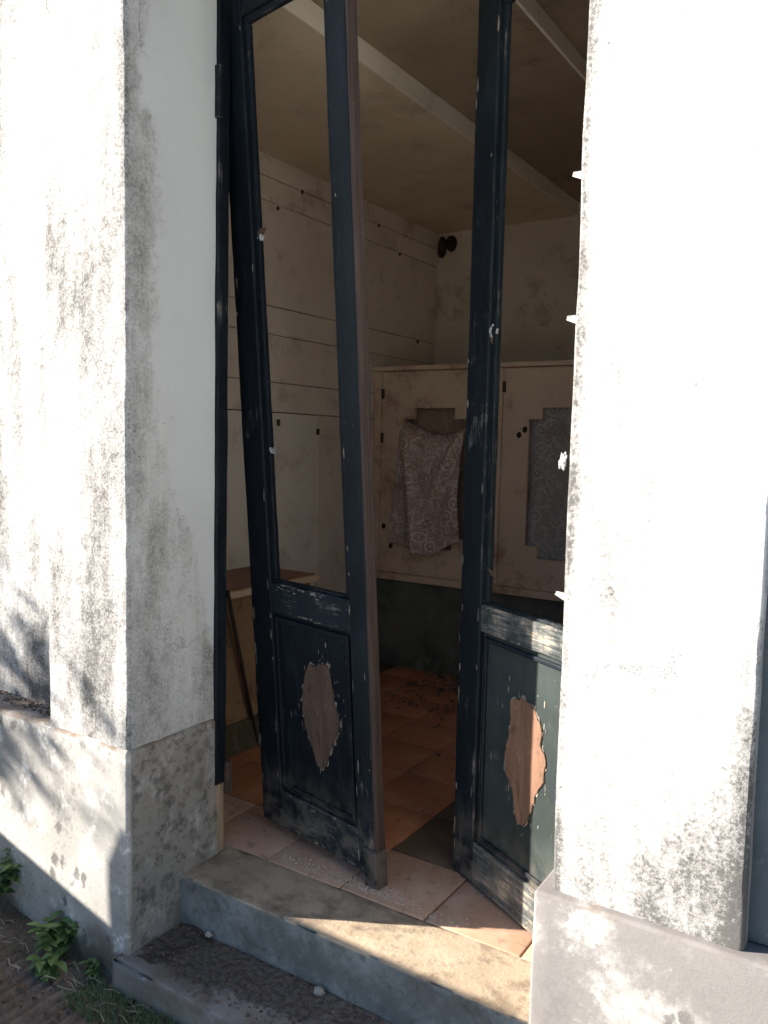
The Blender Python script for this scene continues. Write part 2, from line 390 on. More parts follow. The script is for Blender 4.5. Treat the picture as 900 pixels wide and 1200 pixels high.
def prism(name, pts, y0, y1, mat, parent=None, hole=None):
    """polygon in x,z extruded in y; optional hole polygon"""
    bm = bmesh.new()
    def ring(p, y): return [bm.verts.new((a, y, b)) for a, b in p]
    loops = [pts] + ([hole] if hole else [])
    for y in (y0, y1):
        es = []
        for p in loops:
            vs = ring(p, y); es += [bm.edges.new((vs[i], vs[(i + 1) % len(vs)])) for i in range(len(vs))]
        bmesh.ops.triangle_fill(bm, use_beauty=True, edges=es)
    bm.verts.ensure_lookup_table()
    k = 0; tot = sum(len(p) for p in loops)
    for p in loops:
        L = len(p)
        for i in range(L):
            a, b = bm.verts[k + i], bm.verts[k + (i + 1) % L]; c, d = bm.verts[tot + k + (i + 1) % L], bm.verts[tot + k + i]
            try: bm.faces.new((a, b, c, d))
            except ValueError: pass
        k += L
    bmesh.ops.recalc_face_normals(bm, faces=bm.faces)
    me = bpy.data.meshes.new(name); bm.to_mesh(me); bm.free()
    return link(name, me, mat, parent)
def tube(name, pts, rad, mat, parent=None, seg=7):
    V = []; F = []
    pts = [Vector(p) for p in pts]
    for i, p in enumerate(pts):
        t = (pts[min(i + 1, len(pts) - 1)] - pts[max(i - 1, 0)]).normalized()
        a = t.cross(Vector((.3, .2, 1)) if abs(t.z) < .9 else Vector((1, 0, 0))).normalized(); b = t.cross(a)
        rr = rad[i] if isinstance(rad, (list, tuple)) else rad
        for k in range(seg):
            an = 2 * math.pi * k / seg; V.append(p + (a * math.cos(an) + b * math.sin(an)) * rr)
    for i in range(len(pts) - 1):
        for k in range(seg):
            F.append((i * seg + k, i * seg + (k + 1) % seg, (i + 1) * seg + (k + 1) % seg, (i + 1) * seg + k))
    F.append(tuple(range(seg))[::-1]); F.append(tuple((len(pts) - 1) * seg + k for k in range(seg)))
    return py(name, V, F, mat, parent, True)
def lump_mesh(name, rx, ry, rz, seed, sub=2, amp=.25):
    bm = bmesh.new(); bmesh.ops.create_icosphere(bm, subdivisions=sub, radius=1)
    for v in bm.verts:
        h = 1 + amp * noise.noise(v.co * 1.6 + Vector((seed, 0, 0))) + amp * .5 * noise.noise(v.co * 4 + Vector((0, seed, 0)))
        v.co = Vector((v.co.x * rx, v.co.y * ry, v.co.z * rz)) * h
    for f in bm.faces: f.smooth = True
    me = bpy.data.meshes.new(name); bm.to_mesh(me); bm.free(); return me

# ------------------------------------------------------------------ ground
def gz(x, y):
    z = -.262 + .085 * max(0, min(1, (-x - 2.0) / .7)) * max(0, min(1, (y - .6) / .8))
    z += .012 * noise.noise(Vector((x * 2.2, y * 2.2, 0))) + .006 * noise.noise(Vector((x * 9, y * 9, 3)))
    g = max(0, min(1, (-x - 1.86) / .06)) * max(0, min(1, (1.50 - y + .04 * noise.noise(Vector((x * 5, 0, 0)))) / .06)) * max(0, min(1, (x + 3.2) / .3))
    xx = x + .012 * noise.noise(Vector((x * 4, y * 6, 1)))
    z += g * (.012 * math.sin(xx * 2 * math.pi / .038) - .004 + .004 * noise.noise(Vector((x * 40, y * 12, 0))))
    return z
def coords(a, b, c, d, fine, coarse):
    out = [a]
    while out[-1] < b: out.append(min(b, out[-1] + max(.3, (b - out[-1]) * .35)))
    k = int((c - b) / fine); out += [b + (c - b) * i / k for i in range(1, k + 1)]
    while out[-1] < d: out.append(min(d, out[-1] + max(.3, (out[-1] - c) * .5)))
    return out
gx = coords(-120, -3.3, -.9, 120, .011, 1); gy = coords(-120, .9, 1.75, 120, .02, 1)
V = [(x, y, gz(x, y) if -6 < x < 3 and -3 < y < 3 else -.262) for y in gy for x in gx]
nx = len(gx)
F = [(j * nx + i, j * nx + i + 1, (j + 1) * nx + i + 1, (j + 1) * nx + i) for j in range(len(gy) - 1) for i in range(nx - 1)]
tag(py('ground', V, F, M['ground'], None, True), kind='structure')

tag(rbox('bounce_slab', -14, 14, -5.5, .45, -.5, -.232, M['bounce_slab'], None, r=.01), kind='structure')  # unseen pale slab added to bounce sunlight into the interior
# ------------------------------------------------------------------ mausoleum shell
mau = empty('mausoleum', (-1.25, 1.6, 0))
tag(mau, 'whitewashed stucco mausoleum with mildewed pilasters either side of an open doorway', 'mausoleum')
mau.matrix_world = Matrix.Translation((-1.25, 1.6, 0))
INV = Matrix.Translation((1.25, -1.6, 0))
def part(o):                          # parts are modelled in world coordinates
    o.parent = mau; o.matrix_parent_inverse = INV; return o
def P(name, *a, **k): return part(rbox(name, *a, None, **k))
def W(name, x0, x1, y0, y1, z0, z1, mat, **k): return part(rbox(name, x0, x1, y0, y1, z0, z1, mat, None, **k))
W('pilaster', -2.283, -1.905, 1.59, 1.962, .44, 3.45, M['stucco'], r=.008, step=.03, rough=.0035, chipv=.010, seed=1)
W('pilaster', -.582, -.207, 1.59, 1.99, .44, 3.45, M['stucco'], r=.008, step=.03, rough=.003, chipv=.008, seed=2)
W('plinth', -3.12, -1.897, 1.579, 1.972, -.4, .473, M['plinth'], r=.010, step=.03, rough=.005, chipv=.014, seed=3)
W('plinth', -.614, .72, 1.566, 1.99, -.4, .473, M['plinth_grey'], r=.010, step=.03, rough=.004, chipv=.012, seed=4)
W('front_wall', -3.11, -1.97, 1.705, 2.0, .40, 3.44, M['stucco'], r=.008, step=.05, rough=.006, seed=5)
W('front_wall', -.56, .71, 1.705, 2.0, .40, 3.44, M['stucco'], r=.008, step=.05, rough=.006, seed=6)
W('recess_infill', -.215, .62, 1.628, 1.71, .475, 3.2, M['recess'], r=.004, step=.06, rough=.002, seed=31)  # generic dark blue-grey infill set proud of the recess wall
W('lintel', -2.0, -.5, 1.62, 1.995, 2.92, 3.43, M['stucco'], r=.008, step=.05, rough=.004, seed=7)
W('cornice', -3.25, .85, 1.48, 2.02, 3.435, 3.58, M['stucco'], r=.02, step=.1, rough=.004, seed=8)
W('side_wall', -3.10, -2.868, 1.98, 5.3, -.4, 3.44, M['wall'], r=.01)
W('side_wall', .43, .70, 1.98, 5.3, -.4, 3.44, M['wall'], r=.01)
W('back_wall', -2.88, .44, 5.06, 5.29, -.4, 3.44, M['wall'], r=.006, step=.08, rough=.003)
W('roof', -3.14, .74, 1.95, 5.34, 3.12, 3.46, M['plinth'], r=.01)
# ceiling: low tan bay, then two shallow rises coloured darker for their weaker light
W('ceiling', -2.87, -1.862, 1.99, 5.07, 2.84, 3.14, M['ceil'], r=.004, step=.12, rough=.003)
W('ceiling', -1.87, -1.25, 1.992, 5.072, 2.925, 3.145, M['ceil_shaded'], r=.004, step=.12, rough=.003)
W('ceiling', -1.26, .44, 1.994, 5.074, 2.995, 3.15, M['ceil_shaded'], r=.004, step=.12, rough=.003)
W('ceiling_moulding', -1.866, -1.856, 2.0, 5.055, 2.838, 2.923, M['ceil_band'], r=.002)
W('ceiling_moulding', -1.256, -1.243, 2.0, 5.053, 2.924, 2.993, M['ceil_band'], r=.002)

# left interior wall: rows of burial slabs with open joints between them
lw = part(rbox('wall_backing', -2.88, -2.862, 1.99, 5.065, -.1, 2.86, M['groove'], None, r=.002))
rows = [(2.737, 2.845, 5.058, 'wall'), (2.617, 2.733, 5.057, 'wall'), (2.095, 2.613, 4.83, 'slab'), (1.950, 2.091, 5.056, 'slab'),
        (1.704, 1.946, 4.99, 'slab'), (1.549, 1.700, 5.055, 'slab')]
def slab(y0, y1, z0, z1, mt, x=-2.85, seed=0):
    o = rbox('slab', -2.866, x + .0015 * noise.noise(Vector((seed * 3.3, z0 * 5, 1))), y0, y1, z0, z1, M[mt], None, r=.003, step=.12, rough=.0015, seed=seed)
    o.parent = lw; return o
for i, (a, b, ye, mt) in enumerate(rows):
    slab(1.995, ye, a, b, mt, seed=i)
    if ye < 5.0: slab(ye + .004, 5.054, a, b, 'wall', -2.852, seed=i + 9)
slab(2.0, 3.72, -.05, 1.543, 'white_panel', -2.846, 20); slab(3.728, 5.05, -.05, 1.543, 'wall', -2.85, 21)
tube('panel_bead', [(-2.845, 3.724, .5), (-2.845, 3.724, 1.545)], .006, M['slab'], lw)
for yy, zz in ((4.80, 2.085), (4.55, 2.608), (3.55, 2.735), (3.35, 2.6), (4.3, 2.73), (3.18, 2.605)):
    o = link('nail', lump_mesh('nail', .008, .008, .011, yy), M['iron'], lw); o.location = (-2.843, yy, zz - .006)
for yy, zz in ((3.37, 1.50), (3.715, 1.46)):
    o = rbox('slab_clip', -2.848, -2.832, yy - .008, yy + .008, zz - .025, zz + .010, M['iron'], lw, r=.003)

# door frame lining on the left jamb, bare at its foot
fr = part(rbox('door_frame', -1.935, -1.892, 1.944, 1.992, .24, 2.93, M['navy'], None, r=.004, step=.05, rough=.0015, chipv=.004))
rbox('bare_foot', -1.925, -1.897, 1.955, 1.99, .0, .245, M['bare'], fr, r=.003, step=.04, rough=.001)
rbox('hinge', -1.900, -1.880, 1.985, 2.012, .20, .31, M['iron'], fr, r=.003)
rbox('hinge_plate', -1.912, -1.884, 1.936, 1.950, 2.40, 2.56, M['navy_worn'], fr, r=.003)
part(rbox('door_frame', -.60, -.556, 1.944, 1.992, 0, 2.93, M['navy'], None, r=.004))

# steps
W('step', -1.93, -.58, 1.795, 2.03, -.42, -.004, M['step'], r=.006, step=.016, rough=.003, chipv=.022, seed=11)
W('step', -1.932, -.2, 1.548, 1.81, -.42, -.165, M['step_low'], r=.007, step=.016, rough=.005, chipv=.026, seed=12)

# ------------------------------------------------------------------ floor of tiles
fl = rbox('floor', -2.86, .43, 2.0, 5.06, -.3, -.008, M['mortar'], None, r=.002)
tag(fl, kind='structure')
T = .305
tm = [rbox_mesh('tile', -T / 2 + .0026, T / 2 - .0026, -T / 2 + .0042, T / 2 - .0042, -.012, 0, r=.0025) for _ in range(3)]
for me, k in zip(tm, ('tile', 'tile_pale', 'tile_dark')): me.materials.append(M[k])
ix = 0
for i in range(-5, 7):
    x = -1.43 + T * (i + .5)
    if x - T / 2 < -2.87 or x + T / 2 > .43: continue
    for j in range(0, 10):
        y = 2.02 + .302 * (j + .5)
        if y > 5.0: continue
        k = 1 if j == 0 else 2 if (i == 0 and j in (1, 2)) else 0
        o = link('tile', tm[k], None, fl)
        o.location = (x, y, random.uniform(-.0012, .0012)); o.rotation_euler = (random.gauss(0, .003), random.gauss(0, .003), random.gauss(0, .004))

# ------------------------------------------------------------------ door leaves
def leaf(name, width, h0, mats, void, panel, scar, edge_side):
    """u across, v into the building (outer face v=0), w up"""
    root = empty(name)
    vz0, vz1, vu0, vu1 = void; pz0, pz1, pu0, pu1 = panel
    H = 2.80; T_ = .042; be = .024
    k = dict(r=.004, step=.03, rough=.0012, chipv=.004)
    rbox('stile', 0, vu0 - be, 0, T_, 0, H, mats[0], root, seed=1, **k)
    rbox('stile', vu1 + be, width, 0, T_, 0, H, mats[1], root, seed=2, **k)
    rbox('rail', vu0 - be, vu1 + be, .002, T_ - .002, 0, pz0 - .015, mats[2], root, seed=3, **k)
    rbox('rail', vu0 - be, vu1 + be, .002, T_ - .002, pz1 + .015, vz0 - be * .4, mats[3], root, seed=4, **k)
    rbox('rail', vu0 - be, vu1 + be, .002, T_ - .002, vz1 + be, H, mats[0], root, seed=5, **k)
    pn = rbox('panel', vu0 - be, vu1 + be, .016, .030, pz0 - .015, pz1 + .015, mats[4], root, r=.002, step=.04, rough=.0012, seed=6)
    # moulding round the panel
    for a in ((pu0, pu0 + .014, pz0, pz1), (pu1 - .014, pu1, pz0, pz1), (pu0 + .014, pu1 - .014, pz1 - .014, pz1), (pu0 + .014, pu1 - .014, pz0, pz0 + .014)):
        rbox('moulding', a[0], a[1], .006, .018, a[2], a[3], mats[0], pn, r=.003, step=.05, rough=.0008)
    # glazing beads round the empty light
    for a in ((vu0 - be, vu0, vz0, vz1), (vu1, vu1 + be, vz0, vz1), (vu0 - be, vu1 + be, vz1, vz1 + be), (vu0 - be, vu1 + be, vz0 - be * .4, vz0)):
        rbox('glazing_bead', a[0], a[1], .011, T_ - .012, a[2], a[3], mats[0], root, r=.004, step=.05, rough=.001, chipv=.004)
    # scar where an ornament was torn off: bare brown core inside a ragged flaked rim
    pts0, smat, sd_ = scar
    def smooth(p, k=6):
        out = []; L = len(p)
        for i in range(L):
            p0, p1, p2, p3 = (Vector(p[(i + j - 1) % L]) for j in range(4))
            for q in range(k):
                t = q / k
                v = .5 * (2 * p1 + (p2 - p0) * t + (2 * p0 - 5 * p1 + 4 * p2 - p3) * t * t + (3 * p1 - p0 - 3 * p2 + p3) * t ** 3)
                out.append(v)
        return out
    base = smooth(pts0); cen = sum(base, Vector((0, 0))) / len(base)
    def off(lo, amp, fr, s_):
        res = []
        for p in base:
            q = Vector((p.x * fr, p.y * fr, s_)); d = (p - cen).normalized()
            res.append(p + d * (lo + amp * noise.noise(q) + amp * .6 * noise.noise(q * 2.7)))
        return [(p.x, p.y) for p in res]
    prism('scar_rim', off(-.0008, .016, 46, sd_), .0138, .0165, M['rim'], pn)
    prism('scar_shadow_rim', off(-.0015, .005, 40, sd_ + 7), .0128, .0150, M['dark_wood'], pn)
    prism('scar', off(-.003, .007, 60, sd_ + 3), .0115, .0145, M[smat], pn)
    # small lost chips of paint, thickest round the scar and along the arrises
    rs_ = random.Random(int(sd_ * 10)); V = []; F = []
    def chip(u, wz, y, su, sw):
        k = len(V); q = rs_.randint(6, 9); pl = []
        for i in range(q):
            a = 2 * math.pi * i / q; rr = rs_.uniform(.55, 1.1); pl.append((u + math.cos(a) * su * rr, wz + math.sin(a) * sw * rr))
        V.extend([(a, y - .0006, b) for a, b in pl] + [(a, y + .002, b) for a, b in pl])
        F.append(tuple(range(k, k + q))); F.extend([(k + i, k + q + i, k + q + (i + 1) % q, k + (i + 1) % q) for i in range(q)])
    for _ in range(22):
        p = rs_.choice(base); d = (p - cen).normalized() * abs(rs_.gauss(0, .022)) + Vector((0, rs_.gauss(0, .02)))
        q = p + d
        if pu0 + .02 < q.x < pu1 - .02 and pz0 + .02 < q.y < pz1 - .02: chip(q.x, q.y, .016, rs_.uniform(.0008, .0025), rs_.uniform(.003, .014))
    for _ in range(70):
        e_ = rs_.choice((.004, vu0 - be - .004, vu1 + be + .004, width - .004)); wz = rs_.uniform(.05, 2.7) if rs_.random() < .5 else rs_.uniform(.05, 1.1)
        u = e_ + rs_.gauss(0, .006)
        if .003 < u < vu0 - be - .002 or vu1 + be + .002 < u < width - .003: chip(u, wz, -.0004, rs_.uniform(.001, .004), rs_.uniform(.004, .028))
    for _ in range(60):
        rz = rs_.choice((pz1 + .02, vz0 - .016, pz0 - .02, .01)) + rs_.gauss(0, .008)
        if 0.003 < rz < pz0 - .017 or pz1 + .017 < rz < vz0 - .012: chip(rs_.uniform(vu0, vu1), rz, .0016, rs_.uniform(.004, .016), rs_.uniform(.0012, .004))
    tag(py('paint_chips', V, F, M['rim'], root), kind='stuff')
    return root
ll = leaf('door_leaf', .588, 0, (M['navy'], M['navy_worn'], M['rail_worn'], M['rail_worn'], M['navy']),
          (.905, 2.665, .138, .487), (.158, .775, .118, .494), ([(.285, .637), (.316, .641), (.348, .655), (.377, .657), (.391, .645), (.403, .593), (.414, .535), (.432, .48), (.421, .427), (.381, .364), (.354, .299), (.315, .286), (.295, .327), (.267, .383), (.248, .441), (.244, .503), (.258, .579)], 'patch', 2.0), 1)
Ml = Matrix(((.9769, .2132, -.0147), (-.2137, .9739, -.0769), (-.002, .0783, .9969))).to_4x4(); Ml.translation = (-1.912, 2.21, .026)
ll.matrix_world = Ml
tag(ll, 'navy painted door leaf without glass, hanging askew off the left jamb', 'door leaf', 'pair of glassless door leaves')
rbox('edge_strip', .5885, .600, .0, .016, .085, 2.80, M['edge'], ll, r=.002, step=.06, rough=.001)
rbox('edge_strip', .5885, .594, .017, .042, .0, 2.80, M['edge'], ll, r=.002, step=.06, rough=.001)
rbox('corner_block', .548, .606, -.014, .040, -.028, .10, M['navy_worn'], ll, r=.006, step=.02, rough=.003, chipv=.006)
def hinge(root, u, w0, w1):
    for s in (0, 1): rbox('hinge', u - .012 + s * .014, u + s * .014, -.010, .004, w0 + s * .02, w1 - s * .02, M['navy_worn'], root, r=.004)
hinge(ll, .012, 2.42, 2.55)
def clip(root, u, w, du, tilt=-.2, mt='clip', L=.04):
    me = bpy.data.meshes.new('clip')
    bm = bmesh.new()
    pts = [(0, -.009), (L * .55, -.010), (L * .95, -.007), (L, .004), (L * .6, .008), (0, .009)]
    for y in (-.0025, .0025):
        vs = [bm.verts.new((a, y + .006 * math.sin(a * 90), b)) for a, b in pts]; bm.faces.new(vs)
    bm.verts.ensure_lookup_table()
    for i in range(6): bm.faces.new((bm.verts[i], bm.verts[(i + 1) % 6], bm.verts[6 + (i + 1) % 6], bm.verts[6 + i]))
    bmesh.ops.recalc_face_normals(bm, faces=bm.faces); bm.to_mesh(me); bm.free()
    o = link('glass_clip', me, M[mt], root); o.location = (u, .014, w); o.rotation_euler = (random.uniform(-.4, .4), tilt if du > 0 else math.pi + tilt, 0)
    return o
clip(ll, .132, 2.045, 1, .0, 'iron'); clip(ll, .135, 1.345, 1, .25, 'clip'); clip(ll, .134, 2.03, 1, .5, 'clip', .02)
for w_ in (2.31, 1.78, .66): 
    o = link('nail', lump_mesh('nail', .005, .005, .005, w_), M['iron'], ll); o.location = (.5985, .010, w_)

rl = leaf('door_leaf', .65, 0, (M['navy_worn'], M['navy'], M['rail_bare'], M['rail_bare'], M['green']),
          (.908, 2.665, .137, .502), (.150, .80, .130, .514), ([(.27, .641), (.308, .656), (.337, .661), (.375, .649), (.405, .618), (.421, .592), (.416, .554), (.438, .526), (.436, .453), (.404, .404), (.392, .362), (.366, .305), (.338, .283), (.314, .301), (.294, .369), (.26, .413), (.25, .457), (.262, .519), (.273, .59)], 'patch_tan', 5.0), 0)
Mr = Matrix(((.868, .4965, 0), (-.4965, .868, 0), (0, 0, 1))).to_4x4(); Mr.translation = (-1.194, 2.3255, .010)
rl.matrix_world = Mr
tag(rl, 'dark green and navy door leaf swung inward beside the sunlit right pilaster', 'door leaf', 'pair of glassless door leaves')
for w_, t_ in ((2.08, .35), (1.715, .3), (.985, .15)): clip(rl, .505, w_, -1, t_, 'clip', .047)
# twisted wire loop and bent tabs
def curl(root, u, w, s, mt):
    pts = [(u + s * (.5 - .35 * t) * math.cos(t * 5.2) , .012 + .006 * math.sin(t * 9), w + s * (1 - .4 * t) * math.sin(t * 5.2)) for t in [i / 18 for i in range(19)]]
    return tube('bent_wire', pts, s * .14, M[mt], root, 6)
o = link('foil_tag', lump_mesh('foil_tag', .015, .006, .024, 3, 3, .6), M['clip'], rl); o.location = (.462, .012, 1.352); o.rotation_euler = (.2, .5, 0)
for p in o.data.polygons: p.use_smooth = False
curl(rl, .120, 1.722, .032, 'clip'); curl(rl, .122, 1.70, .016, 'iron')
clip(rl, .128, 1.006, 1, .35, 'iron', .045); clip(rl, .118, 1.014, 1, -.3, 'clip', .018)
curl(rl, .112, 2.10, .014, 'clip'); curl(rl, .11, 1.60, .014, 'bare')

# ------------------------------------------------------------------ ledge on the left wall
lg = empty('stone_ledge', (-2.65, 2.6, 0)); lg.matrix_world = Matrix.Translation((-2.65, 2.6, 0)); LI = Matrix.Translation((2.65, -2.6, 0))
tag(lg, 'brown topped stone ledge with pale front edge against the left wall', 'ledge')
def lp(o): o.parent = lg; o.matrix_parent_inverse = LI; return o
lp(rbox('top', -2.845, -2.452, 2.03, 3.205, .722, .748, M['slabtop'], None, r=.004))
lp(rbox('front_edge', -2.451, -2.430, 2.03, 3.208, .712, .742, M['slabedge'], None, r=.004, step=.05, rough=.001))
lp(rbox('body', -2.846, -2.47, 2.035, 3.19, .02, .721, M['slabbody'], None, r=.004, step=.06, rough=.002))
lp(rbox('skirting', -2.468, -2.445, 2.04, 3.18, -.005, .14, M['mossy'], None, r=.004, step=.04, rough=.004, chipv=.01))
bar = tube('iron_bar', [(-2.425, 2.555, .755), (-2.44, 2.67, .38), (-2.452, 2.785, .002)], .012, M['dark_wood'], None, 4)
tag(bar, 'thin dark bar leaning against the brown stone ledge', 'bar')

# ------------------------------------------------------------------ niche cabinet at the back
cb = empty('niche_cabinet', (-1.2, 4.3, 0)); cb.matrix_world = Matrix.Translation((-1.2, 4.3, 0)); CI = Matrix.Translation((1.2, -4.3, 0))
tag(cb, 'cream wooden niche cabinet with stepped openings on a dark green marble base', 'cabinet')
def cp(o): o.parent = cb; o.matrix_parent_inverse = CI; return o
cp(rbox('marble_base', -2.845, .425, 4.33, 5.04, -.005, .545, M['marble'], None, r=.006, step=.1, rough=.002))
cp(rbox('carcass', -2.845, .425, 4.40, 5.045, .55, 1.838, M['cab'], None, r=.003))
cp(rbox('cornice', -2.848, .428, 4.268, 5.04, 1.838, 1.864, M['cab'], None, r=.004, step=.08, rough=.0015))
cp(rbox('bottom_rail', -2.848, .428, 4.290, 4.395, .548, .592, M['cab'], None, r=.004, step=.08, rough=.0015))
cp(rbox('stile', -2.848, -2.792, 4.293, 4.395, .594, 1.836, M['cab'], None, r=.003))
cp(rbox('stile', .385, .428, 4.293, 4.395, .594, 1.836, M['cab'], None, r=.003))
def stepped(cx, zc0, zc1, zm0, zm1, a, b):
    return [(cx - a, zc0), (cx + a, zc0), (cx + a, zm0), (cx + b, zm0), (cx + b, zm1), (cx + a, zm1), (cx + a, zc1), (cx - a, zc1), (cx - a, zm1), (cx - b, zm1), (cx - b, zm0), (cx - a, zm0)]
dc = [-2.415, -1.60, -.80, 0.0]
for i, cx in enumerate(dc):
    x0, x1 = cx - .373, cx + .378
    d = cp(prism('cabinet_door', [(x0, .596), (x1, .596), (x1, 1.834), (x0, 1.834)], 4.300, 4.322, M['cab'], None, hole=stepped(cx, .768, 1.612, .838, 1.548, .137, .213)))
    if i < 3: cp(rbox('stile', x1 + .003, dc[i + 1] - .376, 4.293, 4.395, .594, 1.836, M['cab'], None, r=.003))
    for zz in (1.70, 1.43) if i == 0 else (1.73,):
        rbox('hinge', x0 - .004, x0 + .014, 4.288, 4.301, zz - .03, zz + .03, M['iron'], d, r=.002).matrix_parent_inverse = Matrix()
    if i < 2:
        for dx, dz in ((-.27, -.04), (-.235, -.01)) if i == 1 else ((-.345, -.62), (-.29, -.74)):
            k_ = link('knob_scar', lump_mesh('knob_scar', .015, .005, .018, dx * 9 + i), M['nest'], d); k_.location = (cx + dx, 4.3, 1.50 + dz)
# the children above were given world coordinates: doors sit at identity so nothing to correct

def cloth(name, fn, nu, nv, mat, parent=None):
    V = [fn(i / nu, j / nv) for j in range(nv + 1) for i in range(nu + 1)]
    F = [(j * (nu + 1) + i, j * (nu + 1) + i + 1, (j + 1) * (nu + 1) + i + 1, (j + 1) * (nu + 1) + i) for j in range(nv) for i in range(nu)]
    o = py(name, V, F, mat, parent, True)
    md = o.modifiers.new('thickness', 'SOLIDIFY'); md.thickness = .0025
    return o
def flat_curtain(cx, ph, mat, parent=None, name='lace_curtain'):
    def fn(u, v):
        x = cx + (u - .5) * .50; z = .70 + v * .96
        y = 4.352 + .010 * math.sin(u * 19 + ph) * (1 - .4 * v) + .012 * noise.noise(Vector((u * 3, v * 3, ph)))
        return (x, y, z)
    return cloth(name, fn, 40, 40, mat, parent)
def tri(a, b, t): return a + (b - a) * t
def draped(u, v):                     # v from top edge (0) to hem (1)
    top = Vector((tri(-2.632, -2.195, u), 0, 1.548 - .075 * math.sin(math.pi * min(1, u * .9)) - .03 * u))
    hx = [(-2.705, .785), (-2.60, .762), (-2.50, .755), (-2.455, .735), (-2.40, .728), (-2.33, .755), (-2.27, .80), (-2.20, .83)]
    q = u * 7; i = min(6, int(q)); s = q - i
    hem = Vector((tri(hx[i][0], hx[i + 1][0], s), 0, tri(hx[i][1], hx[i + 1][1], s)))
    p = top.lerp(hem, v)
    fold = .050 * math.exp(-((u - (.10 + .24 * v)) / .06) ** 2) * (.35 + v) + .045 * math.exp(-((u - (.95 - .62 * v)) / .10) ** 2)
    e_ = max(0, min(1, (u - (.05 + .27 * v)) / .035)); e_ = e_ * e_ * (3 - 2 * e_)
    p.y = 4.285 - .045 * e_ * min(1, v * 3 + .2) - fold * .6 - .016 * math.sin(math.pi * v) - .008 * math.sin(u * 15 + v * 3) * (.3 + v)
    a_ = math.atan2(v + .04, 1.06 - u); p.y -= .020 * math.sin(10 * a_) * min(1, 2.2 * v + .1) * (.4 + .6 * u)
    a2 = math.atan2(v + .05, u + .06); p.y -= .014 * math.sin(12 * a2 + 1) * min(1, 2 * v + .1)
    if v < .06: p.y += (.06 - v) * .7
    return p
c1 = cloth('lace_curtain', draped, 60, 60, M['lace_red'])
tag(c1, 'brown lace curtain spilling out of the cabinet opening nearest the left wall', 'curtain', 'lace curtains of the niche cabinet')
flat_curtain(-2.415, .6, M['lining'], c1, 'backing')
c2 = flat_curtain(-1.60, 2.0, M['lace_grey'])
tag(c2, 'grey lace curtain hanging flat inside the cabinet opening beside the right pilaster', 'curtain', 'lace curtains of the niche cabinet')
for cx, nm in ((-.80, 'grey lace curtain in the third cabinet opening, hidden behind the right pilaster'), (0.0, 'grey lace curtain in the cabinet opening farthest from the left wall')):
    tag(flat_curtain(cx, cx * 3, M['lace_grey']), nm, 'curtain', 'lace curtains of the niche cabinet')

# wasp nests in the far corner
o = link('wasp_nest', lump_mesh('wasp_nest', .035, .03, .075, 3), M['nest']); o.location = (-2.815, 5.05, 2.745)
tag(o, 'long dark mud wasp nest in the far ceiling corner', 'wasp nest', 'mud nests under the ceiling')
o = link('wasp_nest', lump_mesh('wasp_nest', .046, .03, .052, 8), M['nest']); o.location = (-2.742, 5.05, 2.765)
tag(o, 'round dark mud wasp nest just right of the long one', 'wasp nest', 'mud nests under the ceiling')

# ------------------------------------------------------------------ loose stuff
def scatter(name, spots, mat, label, cat):
    V = []; F = []
    base = lump_mesh('tmp', 1, 1, .7, 1, 1, .5); bv = [v.co.copy() for v in base.vertices]; bf = [tuple(p.vertices) for p in base.polygons]
    for x, y, z, s in spots:
        rot = Matrix.Rotation(random.uniform(0, 6.3), 3, Vector((random.random() - .5, random.random() - .5, random.random())).normalized())
        sx = Vector((random.uniform(.6, 1.3), random.uniform(.6, 1.3), random.uniform(.5, .9))) * s
        k = len(V)
        for v in bv:
            q = rot @ v; V.append((x + q.x * sx.x, y + q.y * sx.y, z + q.z * sx.z))
        F += [tuple(i + k for i in f) for f in bf]
    bpy.data.meshes.remove(base)
    return tag(py(name, V, F, mat, None), label, cat, kind='stuff')
sp = []
for _ in range(900):
    x = random.uniform(-2.4, -.5); y = 4.33 - abs(random.gauss(0, .33)); 
    if y < 2.6: continue
    s = random.uniform(.003, .014) * (1.3 if y > 4 else 1); sp.append((x, y, s * .3, s))
for _ in range(250):
    x = random.uniform(-2.43, -1.0); y = random.uniform(2.1, 4.2); s = random.uniform(.0015, .005); sp.append((x, y, s * .3, s))
scatter('floor_rubble', sp, M['rubble'], 'dark rubble and dust lying at the foot of the marble base', 'rubble')
sp = []
for _ in range(420):
    x = random.gauss(-1.38, .17); y = 2.045 + abs(random.gauss(0, .03)); s = random.uniform(.0012, .0045)
    if -1.9 < x < -1.0: sp.append((x, y, s * .3, s))
scatter('plaster_crumbs', sp, M['crumbs'], 'pale plaster crumbs on the threshold below the askew door leaf', 'crumbs')
# soil in the corner of the lower step
V = []; F = []; nu, nv = 90, 26
for j in range(nv + 1):
    for i in range(nu + 1):
        x = -1.90 + .95 * i / nu; y = 1.565 + .232 * j / nv
        e = math.exp(-((x + 1.82) / .14) ** 2) * .016 + .006 * math.exp(-((y - 1.79) / .05) ** 2)
        hgt = e * (1 + .8 * noise.noise(Vector((x * 12, y * 12, 0)))) + .007 * noise.noise(Vector((x * 45, y * 45, 0))) + .010 * noise.noise(Vector((x * 7, y * 9, 4))) - .012 - .016 * max(0, (x + 1.78) / .4)
        edge_ = min(1, j / 4) * min(1, i / 2 + .6)
        V.append((x, y, -.169 + hgt * edge_ - .006 * (1 - edge_)))
F = [(j * (nu + 1) + i, j * (nu + 1) + i + 1, (j + 1) * (nu + 1) + i + 1, (j + 1) * (nu + 1) + i) for j in range(nv) for i in range(nu)]
tag(py('soil_drift', V, F, M['soil'], None, True), 'dark soil drifted into the corner of the lower step', 'soil', kind='stuff')
sp = []
